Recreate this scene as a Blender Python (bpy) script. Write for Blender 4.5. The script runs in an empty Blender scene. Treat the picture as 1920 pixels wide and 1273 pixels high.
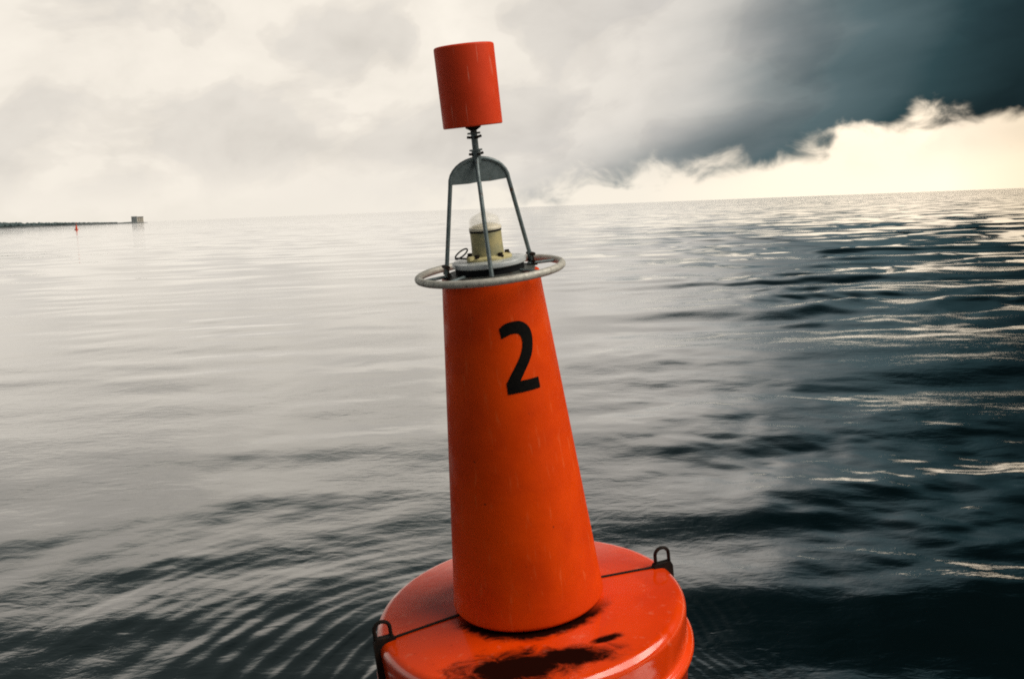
import bpy, bmesh, math, random
import numpy as np
from mathutils import Vector, Matrix
R = math.radians
random.seed(7); RNG = np.random.default_rng(11)
scene = bpy.context.scene
col = scene.collection

# ------------------------------------------------------------------ camera
EYE = 2.3
PITCH, ROLL = R(7.676), R(2.186)
F = Vector((0, math.cos(PITCH), -math.sin(PITCH)))
R0 = Vector((1, 0, 0)); U0 = R0.cross(F)
RT = math.cos(ROLL) * R0 - math.sin(ROLL) * U0
UP = math.sin(ROLL) * R0 + math.cos(ROLL) * U0
cd = bpy.data.cameras.new('camera'); cam = bpy.data.objects.new('camera', cd); col.objects.link(cam)
cam.matrix_world = Matrix(((RT.x, UP.x, -F.x, 0), (RT.y, UP.y, -F.y, 0), (RT.z, UP.z, -F.z, EYE), (0, 0, 0, 1)))
cd.sensor_width = 36; cd.lens = 34.35; cd.clip_start = 0.05; cd.clip_end = 200000
scene.camera = cam

# ------------------------------------------------------------------ exposure
scene.view_settings.view_transform = 'Standard'; scene.view_settings.look = 'None'
scene.view_settings.gamma = 1; scene.view_settings.use_curve_mapping = False
EXPO = 1.2
scene.view_settings.exposure = EXPO
K = 2 ** -EXPO                      # sky radiances below are written as they show in the picture
scene.cycles.max_bounces = 8
scene.cycles.use_denoising = False
scene.cycles.pixel_filter_type = 'BLACKMAN_HARRIS'; scene.cycles.filter_width = 1.9

# ------------------------------------------------------------------ node helper
class NT:
    def __init__(s, tree): s.t = tree; s.n = tree.nodes; s.l = tree.links
    def node(s, kind, **kw):
        n = s.n.new(kind)
        for k, v in kw.items(): setattr(n, k, v)
        return n
    def put(s, sock, v):
        if isinstance(v, bpy.types.NodeSocket): s.l.new(v, sock)
        elif v is not None: sock.default_value = v
    def m(s, op, a, b=None, c=None, clamp=False):
        n = s.node('ShaderNodeMath', operation=op, use_clamp=clamp)
        for i, v in enumerate((a, b, c)): s.put(n.inputs[i], v)
        return n.outputs[0]
    def rng(s, v, a, b, c=0.0, d=1.0, kind='SMOOTHSTEP'):
        n = s.node('ShaderNodeMapRange', interpolation_type=kind)
        for i, x in enumerate((v, a, b, c, d)): s.put(n.inputs[i], x)
        return n.outputs[0]
    def xyz(s, x, y, z):
        n = s.node('ShaderNodeCombineXYZ')
        for i, v in enumerate((x, y, z)): s.put(n.inputs[i], v)
        return n.outputs[0]
    def sep(s, v):
        n = s.node('ShaderNodeSeparateXYZ'); s.l.new(v, n.inputs[0]); return n.outputs
    def noise(s, vec, scale, detail=4, rough=.5, dist=0.0):
        n = s.node('ShaderNodeTexNoise')
        if vec is not None: s.l.new(vec, n.inputs['Vector'])
        n.inputs['Scale'].default_value = scale; n.inputs['Detail'].default_value = detail
        n.inputs['Roughness'].default_value = rough; n.inputs['Distortion'].default_value = dist
        return n.outputs[0]
    def ramp(s, v, stops, interp='LINEAR'):
        n = s.node('ShaderNodeValToRGB'); e = n.color_ramp.elements; n.color_ramp.interpolation = interp
        while len(e) < len(stops): e.new(.5)
        for i, (p, c) in enumerate(stops):
            e[i].position = p
            e[i].color = (c, c, c, 1) if not isinstance(c, tuple) else (*c[:3], 1)
        s.put(n.inputs[0], v); return n.outputs[0]
    def mix(s, f, a, b, blend='MIX'):
        n = s.node('ShaderNodeMix', data_type='RGBA', blend_type=blend)
        s.put(n.inputs[0], f)
        for sock, v in ((n.inputs[6], a), (n.inputs[7], b)):
            s.put(sock, (*v, 1) if isinstance(v, tuple) and len(v) == 3 else v)
        return n.outputs[2]
    def mapping(s, vec, scale=(1, 1, 1), rot=(0, 0, 0)):
        n = s.node('ShaderNodeMapping'); s.l.new(vec, n.inputs[0])
        n.inputs['Scale'].default_value = scale; n.inputs['Rotation'].default_value = rot
        return n.outputs[0]

# ------------------------------------------------------------------ world: storm sky
SUN_AZ, SUN_EL = 104.0, 48.0         # degrees clockwise from the view direction, degrees up
world = bpy.data.worlds.new('World'); scene.world = world; world.use_nodes = True
w = NT(world.node_tree); w.n.clear()
d = w.node('ShaderNodeTexCoord').outputs['Generated']
dx, dy, dz = w.sep(d)
DEG = 180 / math.pi
az = w.m('MULTIPLY', w.m('ARCTAN2', dx, dy), DEG)
el = w.m('MULTIPLY', w.m('ARCSINE', dz), DEG)
def azramp(v, pts, lo, hi, interp='EASE'):       # value over azimuth
    return w.ramp(w.rng(v, -180, 180, 0, 1, 'LINEAR'), [((a + 180) / 360, (x - lo) / (hi - lo)) for a, x in pts], interp)
# shapes of the cloud: stretched along the horizon, rising to the right
sheared = w.xyz(dx, dy, w.m('MULTIPLY', w.m('SUBTRACT', dz, w.m('MULTIPLY', dx, .14)), 1.55))
puff = w.noise(sheared, 7.5, 7, .47, .35)
puff2 = w.noise(w.xyz(dx, dy, w.m('MULTIPLY', dz, 1.7)), 13, 6, .55, .3)
band = w.noise(w.xyz(w.m('MULTIPLY', dx, 1.3), w.m('MULTIPLY', dy, 1.3), w.m('MULTIPLY', w.m('SUBTRACT', dz, w.m('MULTIPLY', dx, .17)), 6)), 3.0, 5, .5, .2)
wob = w.m('SUBTRACT', w.noise(sheared, 3.2, 4, .5), .5)
# storm depth
shift = w.m('SUBTRACT', w.m('MULTIPLY', w.ramp(w.rng(el, 0, 40, 0, 1, 'LINEAR'), [(0, .0), (.075, 6 / 14), (.10, 8.2 / 14), (.13, 10.4 / 14), (.19, 11.6 / 14), (.28, 12.4 / 14), (.40, 11 / 14), (.75, 7 / 14), (1, 6 / 14)]), 14.0), 6.0)
aze = w.m('ADD', w.m('SUBTRACT', w.m('SUBTRACT', az, shift), 2.4), w.m('MULTIPLY', wob, 7.0))
S = azramp(aze, [(-180, .42), (-110, .28), (-60, .02), (-14, 0), (-5, .06), (0, .14), (3.5, .27), (6.5, .41), (9.5, .53), (12.5, .60), (15.5, .69), (18, .83), (21, .95), (24.5, 1), (90, 1), (140, .5), (180, .42)], 0, 1, 'LINEAR')
S = w.m('ADD', S, w.m('MULTIPLY', w.m('SUBTRACT', band, .5), w.m('MULTIPLY', w.m('MULTIPLY', S, w.m('SUBTRACT', 1.15, S)), .75)), clamp=True)
storm = w.ramp(S, [(0, (.93, .865, .765)), (.15, (.78, .735, .67)), (.28, (.60, .58, .54)), (.45, (.27, .30, .30)), (.6, (.10, .15, .163)), (.8, (.030, .064, .073)), (1, (.0065, .0165, .0195))])
# cloud base over azimuth, ragged edge
base = w.m('MULTIPLY', azramp(az, [(-180, 1.0), (-20, .6), (-6, .85), (3, 1.1), (7.5, 1.6), (10.5, 2.3), (15, 2.3), (17.5, 2.7), (19, 3.4), (20.2, 3.9), (20.9, 3.1), (21.7, 3.2), (22.3, 4.3), (23.2, 4.3), (25, 3.7), (28, 3.6), (60, 3.6), (120, 2.5), (180, 1.0)], 0, 6, 'LINEAR'), 6)
rag = w.noise(w.xyz(dx, dy, w.m('MULTIPLY', dz, 1.6)), 24, 7, .54, .4)
rag2 = w.noise(w.xyz(dx, dy, w.m('MULTIPLY', dz, 1.3)), 14, 3, .45, .3)
edge = w.m('SUBTRACT', el, base)
edge = w.m('ADD', edge, w.m('MULTIPLY', w.m('SUBTRACT', rag, .5), 4.2))
edge = w.m('ADD', edge, w.m('MULTIPLY', w.m('SUBTRACT', rag2, .5), 2.2))
soft = azramp(az, [(-180, 1.2), (-6, 1.0), (6, .75), (12, .95), (20, .80), (60, .80), (180, 1.2)], 0, 2, 'LINEAR')
soft = w.m('MULTIPLY', soft, 2)
cover = w.rng(w.m('DIVIDE', edge, soft), -1, 1)
gap = w.ramp(w.rng(az, -40, 40, 0, 1, 'LINEAR'), [(0, (.84, .78, .68)), (.4, (.90, .84, .745)), (.60, (.97, .89, .76)), (.70, (1.18, 1.03, .82)), (.80, (1.30, 1.10, .85)), (.845, (1.12, .93, .68)), (1, (1.10, .84, .52))])
cloud = w.mix(cover, gap, storm)
# soft modelling of the pale cloud
pf = w.ramp(puff, [(.30, (.78, .785, .80)), (.43, (.84, .845, .86)), (.475, (.90, .90, .905)), (.52, (.98, .98, .98)), (.60, (1.0, 1.0, 1.0)), (.72, (1.04, 1.04, 1.04))], 'EASE')
pf2 = w.ramp(puff2, [(.3, .93), (.5, 1.0), (.7, 1.04)])
pfm = w.mix(1.0, pf, pf2, 'MULTIPLY')
pfm = w.mix(w.rng(el, .4, 3.5), (1.0, 1.0, 1.0), pfm)
cloud = w.mix(1.0, cloud, pfm, 'MULTIPLY')
# the cloud deck thickens towards the zenith
thick = w.ramp(w.rng(el, 0, 90, 0, 1, 'LINEAR'), [(0, (1, 1, 1)), (.18, (1, 1, 1)), (.21, (.74, .76, .77)), (.24, (.32, .37, .39)), (.28, (.11, .145, .16)), (.42, (.07, .095, .105)), (1, (.07, .095, .105))])
cloud = w.mix(1.0, cloud, thick, 'MULTIPLY')
cloud = w.mix(1.0, cloud, (K, K, K), 'MULTIPLY')
# clear sky showing faintly through
sky = w.node('ShaderNodeTexSky', sky_type='NISHITA', sun_disc=False)
sky.sun_elevation = R(SUN_EL); sky.sun_rotation = R(SUN_AZ); sky.dust_density = 3
skyc = w.mix(1.0, sky.outputs[0], (.05, .05, .05), 'MULTIPLY')
final = w.mix(.995, skyc, cloud)
bg = w.node('ShaderNodeBackground'); w.l.new(final, bg.inputs[0]); bg.inputs[1].default_value = 1
w.l.new(bg.outputs[0], w.node('ShaderNodeOutputWorld').inputs[0])

# ------------------------------------------------------------------ sun behind cloud
sd = bpy.data.lights.new('sun', 'SUN'); sd.energy = 1.5; sd.angle = R(55); sd.color = (1, .93, .82)
sun = bpy.data.objects.new('sun', sd); col.objects.link(sun)
sv = Vector((math.sin(R(SUN_AZ)) * math.cos(R(SUN_EL)), math.cos(R(SUN_AZ)) * math.cos(R(SUN_EL)), math.sin(R(SUN_EL))))
sun.rotation_euler = sv.to_track_quat('Z', 'Y').to_euler()

# ------------------------------------------------------------------ materials
def material(name):
    m = bpy.data.materials.new(name); m.use_nodes = True
    t = NT(m.node_tree); return m, t, t.n['Principled BSDF']
def setp(b, t, **kw):
    names = dict(color='Base Color', rough='Roughness', metal='Metallic', ior='IOR', coat='Coat Weight', coatr='Coat Roughness', trans='Transmission Weight', spec='Specular IOR Level', normal='Normal')
    for k, v in kw.items():
        if isinstance(v, tuple) and len(v) == 3: v = (*v, 1)
        t.put(b.inputs[names[k]], v)
def bump(t, h, strength, dist):
    n = t.node('ShaderNodeBump'); t.put(n.inputs['Height'], h)
    n.inputs['Strength'].default_value = strength; n.inputs['Distance'].default_value = dist
    return n.outputs[0]
def objc(t): return t.node('ShaderNodeTexCoord').outputs['Object']

def paint(name, base, dark, pale, rough=.38, coat=0.0, streak=(9, 9, 1.2), chips=.69, stk=.35):
    m, t, b = material(name); o = objc(t)
    big = t.noise(o, 2.3, 5, .6, .3)
    c = t.mix(t.rng(big, .35, .68), base, dark)
    st = t.noise(t.mapping(o, streak), 5, 5, .62)
    c = t.mix(t.m('MULTIPLY', t.rng(st, .58, .72), stk), c, pale)
    fine = t.noise(o, 190, 3, .7)
    c = t.mix(t.m('MULTIPLY', t.rng(fine, .38, .62), .22), c, dark)
    dots = t.noise(t.mapping(o, (1, 1, .6)), 34, 4, .62)
    c = t.mix(t.m('MULTIPLY', t.rng(dots, chips, chips + .05), .7), c, (.05, .018, .008))
    sc = t.noise(t.mapping(o, (60, 60, 3.2), (.1, .14, 0)), 2.6, 2, .5)
    c = t.mix(t.m('MULTIPLY', t.rng(sc, .74, .78), .55), c, pale)
    rr = t.rng(t.noise(o, 6, 5, .6), .3, .7, rough - .07, rough + .12)
    nb = bump(t, t.m('ADD', t.noise(o, 7, 4, .5), t.m('MULTIPLY', fine, .05)), .25, .012)
    setp(b, t, color=c, rough=rr, normal=nb, coat=coat, coatr=.10, spec=.12)
    b.inputs['Coat IOR'].default_value = 1.75
    return m, t, b, c, o
ORANGE, DARKO, PALEO = (.84, .068, .0), (.64, .043, .0), (.88, .20, .06)
M = {}
M['tower'] = paint('tower_paint', ORANGE, DARKO, PALEO, .42)[0]
M['topmark'] = paint('topmark_paint', (.80, .066, .018), (.68, .050, .012), (.88, .40, .28), .45, 0, (14, 14, .9), .70, .6)[0]

# deck paint with the black stain of standing dirt in front of the tower
m, t, b, c, o = paint('float_paint', (.86, .062, .002), (.78, .048, .001), (.88, .24, .13), .24, .5, (3, 3, 3))
ox, oy, oz = t.sep(o)
def blob(cx, cy, rx, ry, rot):
    ca, sa = math.cos(rot), math.sin(rot)
    u = t.m('SUBTRACT', ox, cx); v = t.m('SUBTRACT', oy, cy)
    a = t.m('DIVIDE', t.m('ADD', t.m('MULTIPLY', u, ca), t.m('MULTIPLY', v, sa)), rx)
    q = t.m('DIVIDE', t.m('SUBTRACT', t.m('MULTIPLY', v, ca), t.m('MULTIPLY', u, sa)), ry)
    return t.m('SUBTRACT', 1.0, t.m('SQRT', t.m('ADD', t.m('MULTIPLY', a, a), t.m('MULTIPLY', q, q))))
rag = t.noise(t.mapping(o, (1, 1.6, 1)), 9, 7, .68, .6)
st = t.m('MAXIMUM', blob(-.085, -.595, .32, .135, .0), blob(.170, -.555, .24, .080, .08))
st = t.m('MAXIMUM', st, t.m('SUBTRACT', blob(.33, -.45, .11, .035, .4), .25))
st = t.m('ADD', st, t.m('MULTIPLY', t.m('SUBTRACT', rag, .5), 1.5))
stain = t.rng(st, -.22, .48)
rad = t.m('SQRT', t.m('ADD', t.m('MULTIPLY', ox, ox), t.m('MULTIPLY', oy, oy)))
ringd = t.m('SUBTRACT', .43, t.m('ADD', rad, t.m('MULTIPLY', t.m('SUBTRACT', rag, .5), .12)))
ringd = t.m('MULTIPLY', t.rng(ringd, 0, .05), t.rng(oy, -.05, -.25))
smear = t.m('MULTIPLY', t.rng(t.noise(t.mapping(o, (2, 5, 1)), 6, 5, .65), .66, .74), .7)
smear = t.m('MULTIPLY', smear, t.rng(oy, -.1, -.3))
dirt = t.m('MAXIMUM', stain, t.m('MAXIMUM', ringd, smear))
low = t.rng(t.m('ADD', oz, t.m('MULTIPLY', rag, .1)), -.20, -.30)
dirt = t.m('MAXIMUM', dirt, t.m('MULTIPLY', low, .45))
c2 = t.mix(t.m('MULTIPLY', dirt, .985), c, (.003, .0025, .002))
b.inputs['Specular IOR Level'].default_value = .3
t.put(b.inputs['Specular IOR Level'], t.m('MULTIPLY', t.m('SUBTRACT', 1.0, dirt), .35))
wet = t.noise(o, 3.4, 3, .5, .4)
rr = t.m('ADD', t.rng(wet, .42, .60, .10, .30), t.m('MULTIPLY', dirt, .5))
setp(b, t, color=c2, rough=rr, coat=t.m('MULTIPLY', t.rng(wet, .62, .40, .35, 1.0), t.m('SUBTRACT', .9, t.m('MULTIPLY', dirt, .9))))
M['float'] = m

def simple(name, base, var, rough, metal=0.0, scale=30, rust=0.0, rusty=(.09, .035, .015), spec=.5):
    m, t, b = material(name); o = objc(t)
    n1 = t.noise(o, scale, 6, .6); c = t.mix(t.rng(n1, .35, .65), base, var)
    if rust: c = t.mix(t.rng(t.noise(o, scale * .6, 6, .65), .62 - rust * .2, .72), c, rusty)
    setp(b, t, color=c, rough=t.rng(n1, .3, .7, rough - .08, rough + .12), metal=metal, spec=spec, normal=bump(t, n1, .3, .003))
    return m
M['steel'] = simple('galvanised_steel', (.17, .21, .22), (.11, .145, .15), .48, .35, 45, .15)
M['ring'] = simple('ring_steel', (.56, .54, .48), (.40, .39, .35), .5, .15, 40, .2)
M['black'] = simple('black_iron', (.012, .011, .010), (.022, .014, .010), .6, 0, 40, .4, (.035, .016, .009), .12)
M['rubber'] = simple('black_rubber', (.008, .009, .010), (.014, .015, .016), .8, 0, 30, spec=.1)
M['disc'] = simple('grey_disc_paint', (.46, .49, .50), (.38, .41, .42), .25, 0, 20)
M['plate'] = simple('top_plate_paint', (.05, .055, .05), (.08, .085, .075), .5, 0, 30, .2)
M['lamp'] = simple('lantern_plastic', (.46, .40, .20), (.25, .25, .15), .5, 0, 16)
M['lampbase'] = simple('lantern_flange_plastic', (.62, .54, .28), (.45, .40, .20), .45, 0, 25)
M['cream'] = simple('cream_plastic', (.80, .74, .60), (.70, .64, .50), .35, 0, 20)
M['digit'] = simple('black_marking_paint', (.003, .003, .003), (.006, .005, .004), .6, 0, 60, spec=.08)
m, t, b = material('clear_dome'); setp(b, t, color=(1.0, .97, .88), rough=.12)
b.inputs['Alpha'].default_value = .17; M['dome'] = m
M['rock'] = simple('mole_stone', (.13, .14, .14), (.09, .105, .11), .9, 0, .05)
M['wood'] = simple('shore_trees', (.058, .092, .098), (.068, .098, .100), .9, 0, .05)  # distance haze put into the foliage colour: lightened and shifted to teal
M['bldA'] = simple('dark_render', (.30, .34, .35), (.26, .29, .30), .85, 0, .2)
M['bldB'] = simple('pale_render', (.78, .72, .62), (.72, .66, .57), .85, 0, .2)
M['roof'] = simple('roof_felt', (.10, .10, .10), (.07, .07, .07), .85, 0, .3)
M['window'] = simple('dark_glass', (.015, .02, .025), (.02, .025, .03), .15, 0, .3)

# sea
m, t, b = material('sea_water')
geo = t.node('ShaderNodeNewGeometry').outputs['Position']
at = t.node('ShaderNodeAttribute', attribute_name='far'); far = at.outputs['Fac']
rip = t.noise(t.mapping(geo, (1, 1.7, 1), (0, 0, .15)), 5.5, 4, .5, .6)
patch = t.rng(t.noise(geo, .22, 3, .5), .38, .62, .35, 1.0)
tiny = t.noise(t.mapping(geo, (1, 1.5, 1), (0, 0, .3)), 19, 3, .55, .5)
rip = t.m('ADD', rip, t.m('MULTIPLY', tiny, .22))
n1 = t.node('ShaderNodeBump'); n1.inputs['Distance'].default_value = .020
t.put(n1.inputs['Height'], rip); t.put(n1.inputs['Strength'], t.m('MULTIPLY', t.m('MULTIPLY', patch, .28), t.m('SUBTRACT', 1.0, t.m('MULTIPLY', t.m('MINIMUM', far, 1.0), .75))))
# far off, where the sheet is too coarse to carry the chop, its slopes tilt the normal directly
nz = t.node('ShaderNodeTexNoise'); t.l.new(t.mapping(geo, (.55, 1.0, 1), (0, 0, -.06)), nz.inputs['Vector'])
nz.inputs['Scale'].default_value = .55; nz.inputs['Detail'].default_value = 1.5; nz.inputs['Roughness'].default_value = .5
cx, cy, cz = t.sep(nz.outputs['Color'])
gust = t.rng(t.noise(t.mapping(geo, (.006, .022, 1)), 1.0, 4, .6), .36, .64, .45, 1.25)
gx, gy, gz = t.sep(geo)
lee = t.rng(t.m('DIVIDE', gx, t.m('ADD', t.m('ABSOLUTE', gy), 1.0)), -.15, .35, .38, 1.45)
hz = t.m('MULTIPLY', t.m('SUBTRACT', far, 1.0, clamp=True), .55)
amp = t.m('MULTIPLY', t.m('MULTIPLY', t.m('MINIMUM', far, 1.0), gust), t.m('ADD', lee, hz))
vx = t.m('MULTIPLY', t.m('SUBTRACT', cx, .5), t.m('MULTIPLY', amp, .30))
vy = t.m('MULTIPLY', t.m('SUBTRACT', cy, .5), t.m('MULTIPLY', amp, .50))
va = t.node('ShaderNodeVectorMath', operation='ADD'); t.l.new(n1.outputs[0], va.inputs[0]); t.l.new(t.xyz(vx, vy, 0.0), va.inputs[1])
n2 = t.node('ShaderNodeVectorMath', operation='NORMALIZE'); t.l.new(va.outputs[0], n2.inputs[0])
setp(b, t, color=(.0015, .0050, .0058), rough=.045, ior=1.333, coat=.9, coatr=.04, normal=n2.outputs[0])
b.inputs['Coat IOR'].default_value = 1.75; t.l.new(n2.outputs[0], b.inputs['Coat Normal'])
M['sea'] = m

# ------------------------------------------------------------------ object helpers
def tag(o, label=None, cat=None, group=None, kind=None):
    for k, v in (('label', label), ('category', cat), ('group', group), ('kind', kind)):
        if v: o[k] = v
    return o
def empty(name, loc=(0, 0, 0)):
    o = bpy.data.objects.new(name, None); col.objects.link(o); o.location = loc; o.empty_display_size = .2; return o
def link(name, me, mat, parent=None, smooth=True, ang=40):
    o = bpy.data.objects.new(name, me); col.objects.link(o)
    if mat: me.materials.append(mat)
    if smooth:
        me.polygons.foreach_set('use_smooth', [True] * len(me.polygons))
        me.set_sharp_from_angle(angle=R(ang))
    if parent: o.parent = parent
    return o
def build(name, bm, mat, parent=None, smooth=True, ang=40):
    bmesh.ops.recalc_face_normals(bm, faces=bm.faces)
    me = bpy.data.meshes.new(name); bm.to_mesh(me); bm.free()
    return link(name, me, mat, parent, smooth, ang)
def lathe(bm, prof, seg=96, at=(0, 0, 0)):
    rows = []
    for r, z in prof:
        if r < 1e-5: rows.append([bm.verts.new((at[0], at[1], at[2] + z))])
        else: rows.append([bm.verts.new((at[0] + r * math.cos(2 * math.pi * k / seg), at[1] + r * math.sin(2 * math.pi * k / seg), at[2] + z)) for k in range(seg)])
    for a, b in zip(rows, rows[1:]):
        for k in range(seg):
            k2 = (k + 1) % seg
            if len(a) == 1 and len(b) == 1: continue
            if len(a) == 1: bm.faces.new((a[0], b[k], b[k2]))
            elif len(b) == 1: bm.faces.new((a[k], b[0], a[k2]))
            else: bm.faces.new((a[k], b[k], b[k2], a[k2]))
    return bm
def tube(bm, pts, rad, seg=12, closed=False, caps=True):
    pts = [Vector(p) for p in pts]; n = len(pts); rows = []
    rr = rad if isinstance(rad, (list, tuple)) else [rad] * n
    prev = None
    for i, p in enumerate(pts):
        a = pts[(i - 1) % n] if (closed or i > 0) else p
        b = pts[(i + 1) % n] if (closed or i < n - 1) else p
        tg = (b - a).normalized()
        if prev is None:
            prev = tg.cross(Vector((0, 0, 1)))
            if prev.length < .1: prev = tg.cross(Vector((1, 0, 0)))
        prev = (prev - tg * prev.dot(tg)).normalized(); bn = tg.cross(prev)
        rows.append([bm.verts.new(p + rr[i] * (math.cos(2 * math.pi * k / seg) * prev + math.sin(2 * math.pi * k / seg) * bn)) for k in range(seg)])
    for i in range(n if closed else n - 1):
        a, b = rows[i], rows[(i + 1) % n]
        for k in range(seg): bm.faces.new((a[k], a[(k + 1) % seg], b[(k + 1) % seg], b[k]))
    if caps and not closed: bm.faces.new(rows[0][::-1]); bm.faces.new(rows[-1])
    return bm
def box(bm, c, s, rz=0.0, bev=0.0, mat=None):
    r = bmesh.ops.create_cube(bm, size=1)
    mt = Matrix.Translation(c) @ Matrix.Rotation(rz, 4, 'Z') @ (mat or Matrix.Identity(4)) @ Matrix.Diagonal((*s, 1))
    bmesh.ops.transform(bm, matrix=mt, verts=r['verts'])
    if bev:
        es = list({e for v in r['verts'] for e in v.link_edges})
        bmesh.ops.bevel(bm, geom=es, offset=bev, segments=2, affect='EDGES', clamp_overlap=True)
    return bm
def arc(c, r, a0, a1, n):           # points of a circle arc in (r,z) profiles
    return [(c[0] + r * math.cos(R(a0 + (a1 - a0) * i / n)), c[1] + r * math.sin(R(a0 + (a1 - a0) * i / n))) for i in range(n + 1)]

# ------------------------------------------------------------------ sea: one sheet to the horizon
BX, BY = .037, 4.624                # where the buoy floats
def make_sea():
    front = np.radians(np.linspace(-40, 40, 761))
    rest = np.radians(np.linspace(40, 320, 121)[1:-1])
    A = np.concatenate([front, rest])
    dep = np.radians(np.concatenate([np.linspace(62, 30, 60, endpoint=False), np.linspace(30, 6, 430, endpoint=False), np.linspace(6, .25, 180)]))
    rr = EYE / np.tan(dep)
    rr = np.concatenate([[.4, .8], rr[rr > 1.15], np.geomspace(rr[-1] * 1.12, 60000, 34)])
    nr, na = len(rr), len(A)
    dr = np.gradient(rr)
    X = rr[:, None] * np.sin(A)[None]; Y = rr[:, None] * np.cos(A)[None]
    Z = np.zeros_like(X); slope_lost = np.zeros(nr)
    def lf(x, y, s, seed):           # slow smooth variation
        g = np.random.default_rng(seed); v = 0
        for i in range(5):
            a = g.uniform(0, 6.28); k = s * g.uniform(.6, 1.8)
            v = v + np.sin(k * (x * np.cos(a) + y * np.sin(a)) + g.uniform(0, 6.28))
        return v / 5
    near = rr < 400; xs, ys = X[near], Y[near]; drn = dr[near][:, None]
    warpx = .35 * lf(xs, ys, .7, 1); warpy = .5 * lf(xs, ys, .5, 2)
    calm = np.clip(.62 + .5 * lf(xs, ys, .55, 3), .22, 1.2) * (.40 + 1.85 * np.clip((xs - .3) / (.28 * ys + .5), 0, 1) + .95 * np.exp(-((xs + 1.8) ** 2 + (ys - 5.0) ** 2) / 4))
    tot = np.zeros_like(xs)
    waves = []
    for lam in np.geomspace(.22, 9.0, 58):
        for rep in range(2 if lam < 2 else 1):
            lm = lam * RNG.uniform(.92, 1.08)
            spread = .75 if lam < .6 else (.55 if lam < 2 else .32)
            th = RNG.normal(-.10, spread)
            s = .0125 * (.55 if lam < .5 else .75 if lam < 1.3 else 1.25)      # slope amplitude
            waves.append((lm, th, s * lm / (2 * math.pi), RNG.uniform(0, 6.28)))
    for lm, th, amp, ph in waves:
        k = 2 * math.pi / lm
        fil = np.clip((lm / (2.6 * drn)) - .6, 0, 1)
        if fil.max() <= 0: continue
        wgt = fil * (calm if lm < 2.2 else (.13 + .80 * np.clip((xs - .02 * ys) / (.25 * ys + 2), 0, 1.2)))
        tot += wgt * amp * np.sin(k * ((xs + warpx) * np.sin(th) + (ys + warpy) * np.cos(th)) + ph)
    # rings spreading from the rocking buoy
    r = np.hypot(xs - BX, ys - BY); ang = np.arctan2(ys - BY, xs - BX)
    q = np.clip(r - .70, 0, None)
    side = .55 + .45 * np.clip(np.cos(ang - 3.4), -1, 1)
    rj = r * (1 + .03 * np.sin(3 * ang + 1)) + .02 * np.sin(7 * ang) + .06 * lf(xs, ys, 2.6, 8) + .035 * lf(xs, ys, 7.0, 9)
    side = side * np.clip(.65 + .9 * lf(xs, ys, 3.0, 10), .1, 1.4)
    tot += .0062 * side * np.exp(-q / .95) * np.sin(2 * math.pi * rj / .155) * (drn < .05)
    tot += .0016 * np.exp(-q / .35) * np.sin(2 * math.pi * rj / .075 + 2 * np.sin(5 * ang)) * (drn < .03)
    Z[near] = tot
    far = np.clip((dr - .06) / .5, 0, 1) + np.clip((dr - .6) / 6, 0, 1)
    co = np.empty((nr * na + 1, 3), np.float32)
    co[:-1, 0] = X.ravel(); co[:-1, 1] = Y.ravel(); co[:-1, 2] = Z.ravel(); co[-1] = (0, 0, 0)
    i = np.arange(nr - 1)[:, None] * na; j = np.arange(na)[None]; j2 = (j + 1) % na
    quads = np.stack([i + j, i + j2, i + na + j2, i + na + j], -1).reshape(-1, 4)[:, ::-1]
    fan = np.stack([np.full(na, nr * na), (np.arange(na) + 1) % na, np.arange(na)], -1)
    me = bpy.data.meshes.new('sea')
    nv = len(co); nq = len(quads)
    me.vertices.add(nv); me.vertices.foreach_set('co', co.ravel())
    lv = np.concatenate([quads.ravel(), fan.ravel()]).astype(np.int32)
    me.loops.add(len(lv)); me.loops.foreach_set('vertex_index', lv)
    ls = np.concatenate([np.arange(nq) * 4, nq * 4 + np.arange(na) * 3]).astype(np.int32)
    me.polygons.add(nq + na); me.polygons.foreach_set('loop_start', ls)
    me.update(calc_edges=True); me.validate()
    fa = me.attributes.new('far', 'FLOAT', 'POINT')
    fv = np.ones(nv, np.float32); fv[:-1] = np.repeat(far, na)
    fv[-1] = 0; fa.data.foreach_set('value', fv)
    me.polygons.foreach_set('use_smooth', np.ones(len(me.polygons), bool))
    me.materials.append(M['sea'])
    o = bpy.data.objects.new('sea', me); col.objects.link(o)
    if me.polygons[0].normal.z < 0: me.flip_normals()
    return tag(o, kind='structure')
make_sea()

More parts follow.
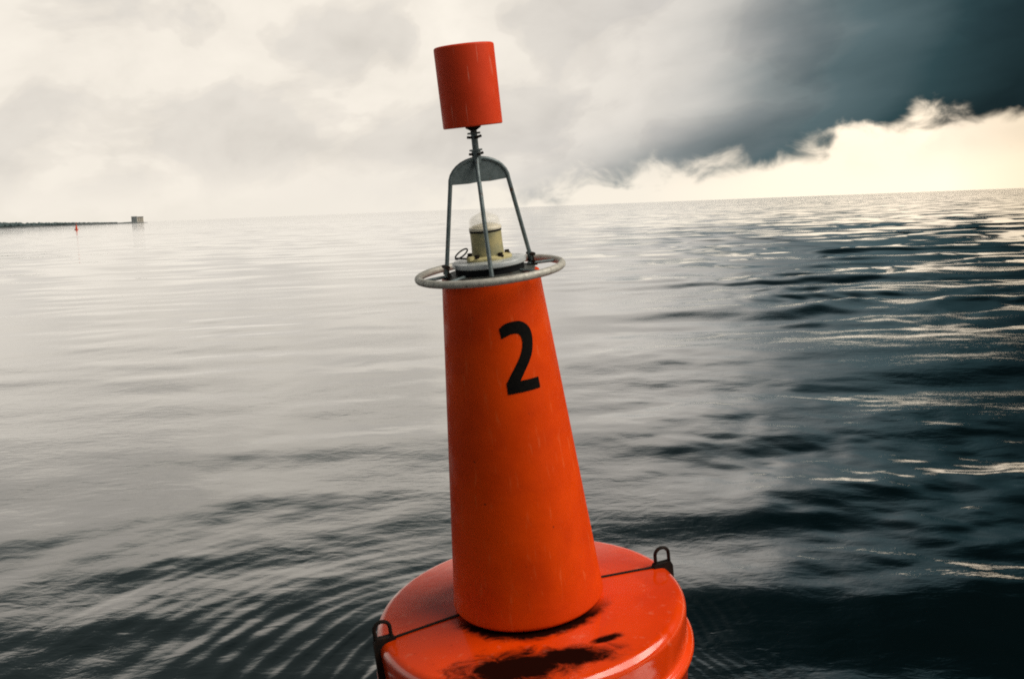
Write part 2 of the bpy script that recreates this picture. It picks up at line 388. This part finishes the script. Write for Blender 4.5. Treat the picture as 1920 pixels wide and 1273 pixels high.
# ------------------------------------------------------------------ far shore
def polar(azd, dist, z=0): return Vector((math.sin(R(azd)) * dist, math.cos(R(azd)) * dist, z))
def shore_dist(a): return 1900 + (-20.1 - a) * -38 if a > -30 else 1900 - 9.9 * 38 - (-30 - a) * 20
def make_shore():
    bm = bmesh.new(); prev = None
    for i in range(241):
        a = -20.05 - 30 * i / 240; D = shore_dist(a)
        hgt = 2.2 + .5 * math.sin(i * .31) + .3 * random.random(); hgt *= min(1, .25 + i / 8)
        sec = [polar(a, D - 6, -1), polar(a, D, hgt * .8), polar(a, D + 14, hgt), polar(a, D + 60, hgt), polar(a, D + 66, -1)]
        row = [bm.verts.new(p) for p in sec]
        if prev:
            for k in range(4): bm.faces.new((prev[k], prev[k + 1], row[k + 1], row[k]))
            
        else: bm.faces.new(row)
        prev = row
    bm.faces.new(prev[::-1])
    tag(build('shore', bm, M['rock']), kind='structure')
    # far-off wood behind the waterline, one mass
    bm = bmesh.new(); rnd = random.Random(3)
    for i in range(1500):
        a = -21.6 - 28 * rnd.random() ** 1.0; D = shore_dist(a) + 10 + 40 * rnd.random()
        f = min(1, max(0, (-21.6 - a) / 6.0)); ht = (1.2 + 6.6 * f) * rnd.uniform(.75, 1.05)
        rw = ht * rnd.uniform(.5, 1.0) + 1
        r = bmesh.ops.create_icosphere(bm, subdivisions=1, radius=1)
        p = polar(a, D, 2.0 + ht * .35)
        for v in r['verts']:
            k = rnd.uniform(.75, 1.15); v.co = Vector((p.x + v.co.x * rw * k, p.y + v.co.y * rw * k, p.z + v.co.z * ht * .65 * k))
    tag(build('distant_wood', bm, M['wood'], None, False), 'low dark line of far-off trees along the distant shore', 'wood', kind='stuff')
make_shore()

def make_building():
    a = -20.55; D = shore_dist(a) + 30; p = polar(a, D, 1.2)
    root = empty('harbour_building', p); root.rotation_euler.z = R(-a)
    tag(root, 'block-shaped harbour building at the tip of the distant low shore', 'building')
    bm = bmesh.new(); box(bm, (-5.5, 0, 5.2), (9.5, 14, 10.6)); o = build('wall_block', bm, M['bldA'], root, False); o['label'] = 'darker taller block of the building'
    bm = bmesh.new(); box(bm, (4.75, 0, 4.9), (10.99, 13, 9.8)); o = build('wall_block', bm, M['bldB'], root, False); o['label'] = 'paler cream block of the building'
    for x, z, wd in ((-5.5, 10.74, 10.1), (5.0, 10.04, 11.2)):
        bm = bmesh.new(); box(bm, (x, 0, z), (wd, 14.6, .5)); build('roof', bm, M['roof'], root, False)
    for bx_, y, n in ((-5.5, -7.02, 3), (4.8, -6.52, 3)):
        for k in range(n):
            for z in (2.6, 5.4, 8.2):
                bm = bmesh.new(); box(bm, (bx_ + (k - 1) * 2.9, y, z), (1.3, .12, 1.5)); build('window', bm, M['window'], root, False)
make_building()

# ------------------------------------------------------------------ the buoy (local frame: z = 0 is the rim of the float's deck)
TX, TY = R(5.007), R(-4.317)
ARCH = R(18)                        # azimuth of the lifting-eye line and of the cage arch
ca, sa = math.cos(ARCH), math.sin(ARCH)
TZ0, TZ1, TR0, TR1 = .04, 1.65, .3706, .2247
def cone_r(z): return TR0 + (TR1 - TR0) * (z - TZ0) / (TZ1 - TZ0)

def make_buoy():
    root = empty('channel_buoy', (BX, BY, .36)); root.rotation_mode = 'XYZ'
    root.rotation_euler = (TX, TY, 0)
    # ---- float
    prof = [(0, .034), (.33, .034), (.37, .033), (.50, .0225), (.60, .0145), (.700, .0050)]
    prof += arc((.7125, -.0465), .0500, 88, 0, 12)
    prof += [(.7605, -.10), (.758, -.165), (.757, -.185)]
    prof += [(.760, -.190)] + arc((.757, -.225), .032, 80, -80, 9) + [(.757, -.265), (.745, -.40), (.70, -.55), (.55, -.62), (0, -.63)]
    fl = build('float', lathe(bmesh.new(), prof, 160), M['float'], root, True, 50)
    # joint line across the deck, from eye to eye
    for s in (-1, 1):
        bm = bmesh.new()
        pts = [(.345, .0365), (.50, .0245), (.60, .0165), (.700, .0085)]
        hw = .0075
        rows = []
        for r, z in pts:
            rows.append([bm.verts.new((s * r * ca - q * hw * sa, s * r * sa + q * hw * ca, z + dz)) for q, dz in ((-1, -.004), (-1, .004), (1, .004), (1, -.004))])
        for a, b in zip(rows, rows[1:]):
            for k in range(4): bm.faces.new((a[k], a[(k + 1) % 4], b[(k + 1) % 4], b[k]))
        bm.faces.new(rows[0]); bm.faces.new(rows[-1][::-1])
        build('deck_seam', bm, M['black'], fl)
    # lifting eyes with a strap down the side of the float
    for s in (-1, 1):
        bm = bmesh.new()
        ux, uy = s * ca, s * sa; tx_, ty_ = -sa, ca
        def P(r, q, z): return (ux * r + tx_ * q, uy * r + ty_ * q, z)
        # foot plate on the rim, wedge shaped
        sec = [(.680, .008), (.690, .026), (.778, .026), (.788, .004), (.788, -.20), (.750, -.205), (.752, -.05), (.735, -.014)]
        L = [bm.verts.new(P(r, -.018, z)) for r, z in sec]; Rr = [bm.verts.new(P(r, .018, z)) for r, z in sec]
        for k in range(len(sec)): bm.faces.new((L[k], L[(k + 1) % len(sec)], Rr[(k + 1) % len(sec)], Rr[k]))
        bm.faces.new(L[::-1]); bm.faces.new(Rr)
        bmesh.ops.recalc_face_normals(bm, faces=bm.faces)
        pl = build('lifting_eye_strap', bm, M['black'], root, True, 30)
        bm = bmesh.new()
        rc = .737
        pts = [P(rc - .038, 0, .010), P(rc - .038, 0, .062)]
        for i in range(9):
            a = math.pi - math.pi * i / 8
            pts.append(P(rc + .038 * math.cos(a), 0, .070 + .036 * math.sin(a)))
        pts += [P(rc + .038, 0, .062), P(rc + .038, 0, .010)]
        build('lifting_eye', tube(bm, pts, .0092, 10), M['black'], pl)
    # ---- tower
    prof = [(0, .018), (.335, .018), (.335, .037), (.345, TZ0 + .002)] + arc((TR0 - .022, TZ0 + .026), .022, -80, 4, 6)
    prof += [(cone_r(z), z) for z in np.linspace(.09, 1.60, 12)]
    prof += [(TR1 + .002, 1.640)] + arc((TR1 - .010, 1.645), .012, 20, 90, 4) + [(.16, 1.657), (0, 1.657)]
    tw = build('tower', lathe(bmesh.new(), prof, 128), M['tower'], root, True, 50)
    # number
    poly = [(-86.7, 1.445, 1), (-79.9, 1.463, 0), (-70.2, 1.468, 0), (-62.8, 1.464, 0), (-56.2, 1.445, 0), (-52.4, 1.419, 0), (-51.4, 1.386, 0), (-52.6, 1.348, 0), (-55.4, 1.311, 0), (-60.2, 1.276, 0), (-66.5, 1.238, 0), (-71.7, 1.203, 1), (-52.2, 1.203, 1), (-51.9, 1.153, 1), (-85.5, 1.150, 1), (-85.7, 1.200, 1), (-78.6, 1.248, 0), (-71.6, 1.292, 0), (-66.9, 1.327, 0), (-64.2, 1.364, 0), (-64.4, 1.391, 0), (-66.8, 1.409, 0), (-71.5, 1.415, 0), (-77.5, 1.411, 0), (-85.2, 1.399, 1)]
    pts = []; n = len(poly)
    for i in range(n):
        p0, p1, p2, p3 = (Vector(poly[(i + k) % n][:2] + (0,)) for k in (-1, 0, 1, 2))
        c1, c2 = poly[i][2], poly[(i + 1) % n][2]
        if c1 and c2: pts.append(p1); continue
        if c1: p0 = 2 * p1 - p2
        if c2: p3 = 2 * p2 - p1
        for s in range(4):
            u = s / 4
            pts.append(.5 * ((2 * p1) + (p2 - p0) * u + (2 * p0 - 5 * p1 + 4 * p2 - p3) * u * u + (3 * p1 - p0 - 3 * p2 + p3) * u ** 3))
    bm = bmesh.new()
    vs = [bm.verts.new((p.x * .01, p.y, 0)) for p in pts]; f = bm.faces.new(vs)
    for x in np.arange(-86, -51, 1.5):
        bmesh.ops.bisect_plane(bm, geom=bm.verts[:] + bm.edges[:] + bm.faces[:], plane_co=(x * .01, 0, 0), plane_no=(1, 0, 0))
    bmesh.ops.triangulate(bm, faces=bm.faces)
    for v in bm.verts:
        a = R(v.co.x * 100); z = v.co.y; r = cone_r(z) + .0022
        v.co = (r * math.cos(a), r * math.sin(a), z)
    o = build('number_marking', bm, M['digit'], tw); o['label'] = 'black painted figure 2'
    if o.data.polygons[0].normal.dot(Vector((.3, -1, 0))) < 0: o.data.flip_normals()
    # ---- top plate, plinth, disc
    bm = lathe(bmesh.new(), [(0, 1.655), (.205, 1.655), (.207, 1.664), (.205, 1.669), (0, 1.669)], 96); build('top_plate', bm, M['plate'], root)
    bm = lathe(bmesh.new(), [(.150, 1.665), (.158, 1.669), (.158, 1.700), (0, 1.700)], 96); build('rubber_plinth', bm, M['rubber'], root)
    bm = lathe(bmesh.new(), [(0, 1.699), (.166, 1.699), (.170, 1.703), (.170, 1.718), (.167, 1.722), (.112, 1.726), (0, 1.726)], 96)
    dk = build('lantern_disc', bm, M['disc'], root)
    # ---- lantern
    ln = empty('lantern'); ln.parent = root
    bm = bmesh.new()
    seg = 96; prof_r = [.100 + .007 * max(0, math.cos(3 * 2 * math.pi * k / seg + .6)) for k in range(seg)]
    rows = [[bm.verts.new(((pr + dr_) * math.cos(2 * math.pi * k / seg), (pr + dr_) * math.sin(2 * math.pi * k / seg), z)) for k, pr in enumerate(prof_r)] for dr_, z in ((0, 1.725), (.002, 1.731), (0, 1.738), (-.022, 1.744))]
    for a, b in zip(rows, rows[1:]):
        for k in range(seg): bm.faces.new((a[k], a[(k + 1) % seg], b[(k + 1) % seg], b[k]))
    bm.faces.new(rows[-1]); bm.faces.new(rows[0][::-1])
    lf_ = build('lantern_flange', bm, M['lampbase'], ln)
    for adeg in (-125, -50, 10, 75, 165):
        a = R(adeg); bm = lathe(bmesh.new(), [(0, 1.756), (.011, 1.755), (.011, 1.744), (.015, 1.743), (.015, 1.735), (0, 1.735)], 8, (.088 * math.cos(a), .088 * math.sin(a), 0)); build('bolt', bm, M['black'], lf_)
    bm = lathe(bmesh.new(), [(0, 1.738), (.0745, 1.738), (.0735, 1.75), (.0715, 1.79), (.0715, 1.851), (0, 1.851)], 72); build('lantern_body', bm, M['lamp'], ln)
    bm = lathe(bmesh.new(), [(0, 1.850), (.0725, 1.850), (.0735, 1.853), (.0735, 1.857), (.0725, 1.860), (0, 1.860)], 72); build('lantern_seal', bm, M['rubber'], ln)
    bm = lathe(bmesh.new(), [(.0735, 1.859), (.0745, 1.863), (.0745, 1.869), (.0715, 1.873), (0, 1.873)], 72); build('dome_collar', bm, M['cream'], ln)
    outer = [(.0710, 1.872), (.0705, 1.895), (.0690, 1.905), (.0640, 1.914), (.0540, 1.922), (.0400, 1.929), (.0250, 1.935), (.0130, 1.940), (.0075, 1.946), (.004, 1.950), (0, 1.951)]
    inner = [(max(r - .004, 0), z - .004) for r, z in outer][::-1]
    bm = lathe(bmesh.new(), outer + [(0, 1.936)] + inner[1:] + [outer[0]], 72); bmesh.ops.remove_doubles(bm, verts=bm.verts, dist=1e-5); dm = build('lantern_dome', bm, M['dome'], ln)
    bm = lathe(bmesh.new(), [(0, 1.873), (.060, 1.873), (.058, 1.880), (.030, 1.886), (.010, 1.889), (0, 1.890)], 48); build('lamp_lens', bm, M['cream'], ln)
    # cable loop beside the lantern
    bm = bmesh.new(); pts = []
    c0 = Vector((-.085, -.045, 1.745))
    for u in np.linspace(0, 1, 22):
        a = 2 * math.pi * u
        pts.append(c0 + Vector((-.030 - .030 * math.cos(a + math.pi) * -1 - .004, -.012 + .016 * math.sin(a), .022 + .012 * math.sin(a) - .016 * math.cos(a))))
    pts = [c0 + Vector((.02, .0, -.008))] + pts + [c0 + Vector((.014, -.012, -.008))]
    build('cable_loop', tube(bm, pts, .0036, 8), M['rubber'], ln)
    bm = bmesh.new(); box(bm, (-.075, -.075, 1.742), (.040, .026, .020), .6, .004); build('cable_gland', bm, M['lampbase'], ln)
    # ---- guard ring
    bm = bmesh.new(); tube(bm, [(.3304 * math.cos(2 * math.pi * k / 96), .3304 * math.sin(2 * math.pi * k / 96), 1.669) for k in range(96)], .0172, 14, True)
    rg = build('guard_ring', bm, M['ring'], root)
    for adeg in (18, -162, 100, -42, -128):
        a = R(adeg); e = Vector((math.cos(a), math.sin(a), 0))
        bm = bmesh.new(); tube(bm, [e * .185 + Vector((0, 0, 1.674)), e * .33 + Vector((0, 0, 1.669))], .0075, 8)
        build('ring_bracket', bm, M['steel'], rg)
    # ---- cage: an arch of two legs in one plane and a third leg in front
    cg = empty('cage'); cg.parent = root
    def A(u, z): return Vector((u * ca, u * sa, z))
    RB = .0098
    foot = .208; zj = 2.075; uj = .137
    arch = [A(-foot, 1.662), A(-foot + .004, 1.70)]
    arch += [A(-(foot - .012 + (uj - foot + .012) * t_), 1.74 + (zj - 1.74) * t_) for t_ in np.linspace(0, 1, 6)]
    for i in range(1, 16):
        a = math.pi - math.pi * i / 16
        arch.append(A(uj * math.cos(a) * 1.0, zj + .102 * math.sin(a)))
    arch += [A(foot - .012 + (uj - foot + .012) * t_, 1.74 + (zj - 1.74) * t_) for t_ in np.linspace(1, 0, 6)]
    arch += [A(foot - .004, 1.70), A(foot, 1.662)]
    build('cage_arch', tube(bmesh.new(), arch, RB, 12), M['steel'], cg)
    bm = bmesh.new()
    fp = [(.010 - .0, -.206, 1.662), (.008, -.190, 1.72), (.004, -.145, 1.88), (.001, -.095, 2.03), (-.001, -.060, 2.105), (-.001, -.028, 2.155), (0, -.008, 2.185)]
    fpv = [Vector(p) for p in fp]; sm = []
    for i in range(len(fpv) - 1):
        p0 = fpv[max(i - 1, 0)]; p1 = fpv[i]; p2 = fpv[i + 1]; p3 = fpv[min(i + 2, len(fpv) - 1)]
        for s in range(4):
            u = s / 4; sm.append(.5 * ((2 * p1) + (p2 - p0) * u + (2 * p0 - 5 * p1 + 4 * p2 - p3) * u * u + (3 * p1 - p0 - 3 * p2 + p3) * u ** 3))
    sm.append(fpv[-1])
    build('cage_leg', tube(bm, sm, RB, 12), M['steel'], cg)
    # half-moon plate filling the head of the arch
    bm = bmesh.new(); out = [(uj * math.cos(math.pi * i / 24) * .985, zj + .100 * math.sin(math.pi * i / 24)) for i in range(25)]
    out += [(-.05, zj - .004), (0, zj - .001), (.05, zj - .004)]
    fa = []; nrm = Vector((-sa, ca, 0)) * .003
    f1 = bm.faces.new([bm.verts.new(A(u, z) + nrm) for u, z in out]); f2 = bm.faces.new([bm.verts.new(A(u, z) - nrm) for u, z in out][::-1])
    v1 = f1.verts[:]; v2 = f2.verts[:][::-1]
    for k in range(len(out)): bm.faces.new((v1[k], v2[k], v2[(k + 1) % len(out)], v1[(k + 1) % len(out)]))
    build('crown_plate', bm, M['steel'], cg, True, 30)
    # leg feet: clamp with bolts
    for fx, fy in ((-foot * ca, -foot * sa), (foot * ca, foot * sa), (.010, -.206)):
        front = abs(fx) < .05
        a = math.atan2(fy, fx); e = Vector((math.cos(a), math.sin(a), 0)); tt = Vector((-e.y, e.x, 0)); c = Vector((fx, fy, 0))
        bm = bmesh.new(); box(bm, c * .985 + Vector((0, 0, 1.6685)), (.040, .052, .009), a, .002)
        ft = build('leg_foot', bm, M['plate'] if front else M['black'], cg)
        if front: continue
        for q in (-.030, .034):
            p = c + tt * q + e * -.004
            bm = bmesh.new(); tube(bm, [p + Vector((0, 0, 1.662)), p + Vector((0, 0, 1.715))], .0042, 8)
            bm2 = lathe(bm, [(0, 1.690), (.009, 1.690), (.009, 1.680), (0, 1.680)], 6, (p.x, p.y, 0))
            build('stud_bolt', bm2, M['black'], ft)
        bm = bmesh.new(); box(bm, c * .99 + Vector((0, 0, 1.718)) + tt * .004, (.022, .074, .012), a, .002); build('clamp_bar', bm, M['black'], ft)
    # ---- stem and topmark
    sp = empty('topmark_post'); sp.parent = root
    build('post', tube(bmesh.new(), [(0, 0, 2.165), (0, 0, 2.22), (0, 0, 2.335)], .0148, 14), M['steel'], sp)
    build('post_socket', lathe(bmesh.new(), [(.015, 2.15), (.020, 2.16), (.0205, 2.212), (.016, 2.216)], 20), M['steel'], sp)
    for z in (2.214, 2.288):
        bm = lathe(bmesh.new(), [(.012, z - .005), (.029, z - .004), (.029, z + .004), (.012, z + .005)], 6); fg = build('collar', bm, M['steel'], sp, True, 30)
        for k in range(4):
            a = R(90 * k + 25); bm = bmesh.new(); tube(bm, [(.014 * math.cos(a), .014 * math.sin(a), z - .018), (.034 * math.cos(a), .034 * math.sin(a), z - .014 - .004 * k % .007)], .0065, 6); build('set_screw', bm, M['black'], fg)
    rt = .1325; z0, z1 = 2.3178, 2.6651
    prof = [(0, z0 + .004), (.03, z0 + .004), (.12, z0 + .002)] + arc((rt - .006, z0 + .006), .006, -80, 0, 4) + arc((rt - .010, z1 - .010), .010, 0, 85, 5) + [(0, z1 + .002)]
    tm = build('topmark', lathe(bmesh.new(), prof, 96), M['topmark'], root)
    bm = bmesh.new(); lathe(bm, [(.014, 2.300), (.034, 2.312), (.036, 2.324), (.02, 2.326)], 24); build('topmark_socket', bm, M['black'], tm)
    return root
buoy = make_buoy()
tag(buoy, 'orange-red buoy marked 2, with lantern cage and can topmark, tilting on the water', 'buoy', 'red channel buoys')

# ------------------------------------------------------------------ second buoy far away
def copy_tree(o, parent=None):
    c = o.copy(); col.objects.link(c); c.parent = parent
    for k in ('label', 'category', 'group'):
        if parent is not None and k in c: del c[k]
    for ch in [x for x in bpy.data.objects if x.parent == o]: copy_tree(ch, c)
    return c
fb = empty('channel_buoy', polar(-23.63, 430, .36))
tag(fb, 'tiny far-off reddish buoy on the water in front of the distant shore', 'buoy', 'red channel buoys')
for ch in list(buoy.children):
    if ch.name.split('.')[0] in ('float', 'tower', 'guard_ring', 'topmark'):
        c = ch.copy(); col.objects.link(c); c.parent = fb
for ch in bpy.data.objects:
    if ch.parent and ch.parent.name == 'cage' and ch.name.split('.')[0] in ('cage_arch', 'cage_leg', 'crown_plate'):
        c = ch.copy(); col.objects.link(c); c.parent = fb
fb.rotation_euler = (R(-1), R(3), R(60))
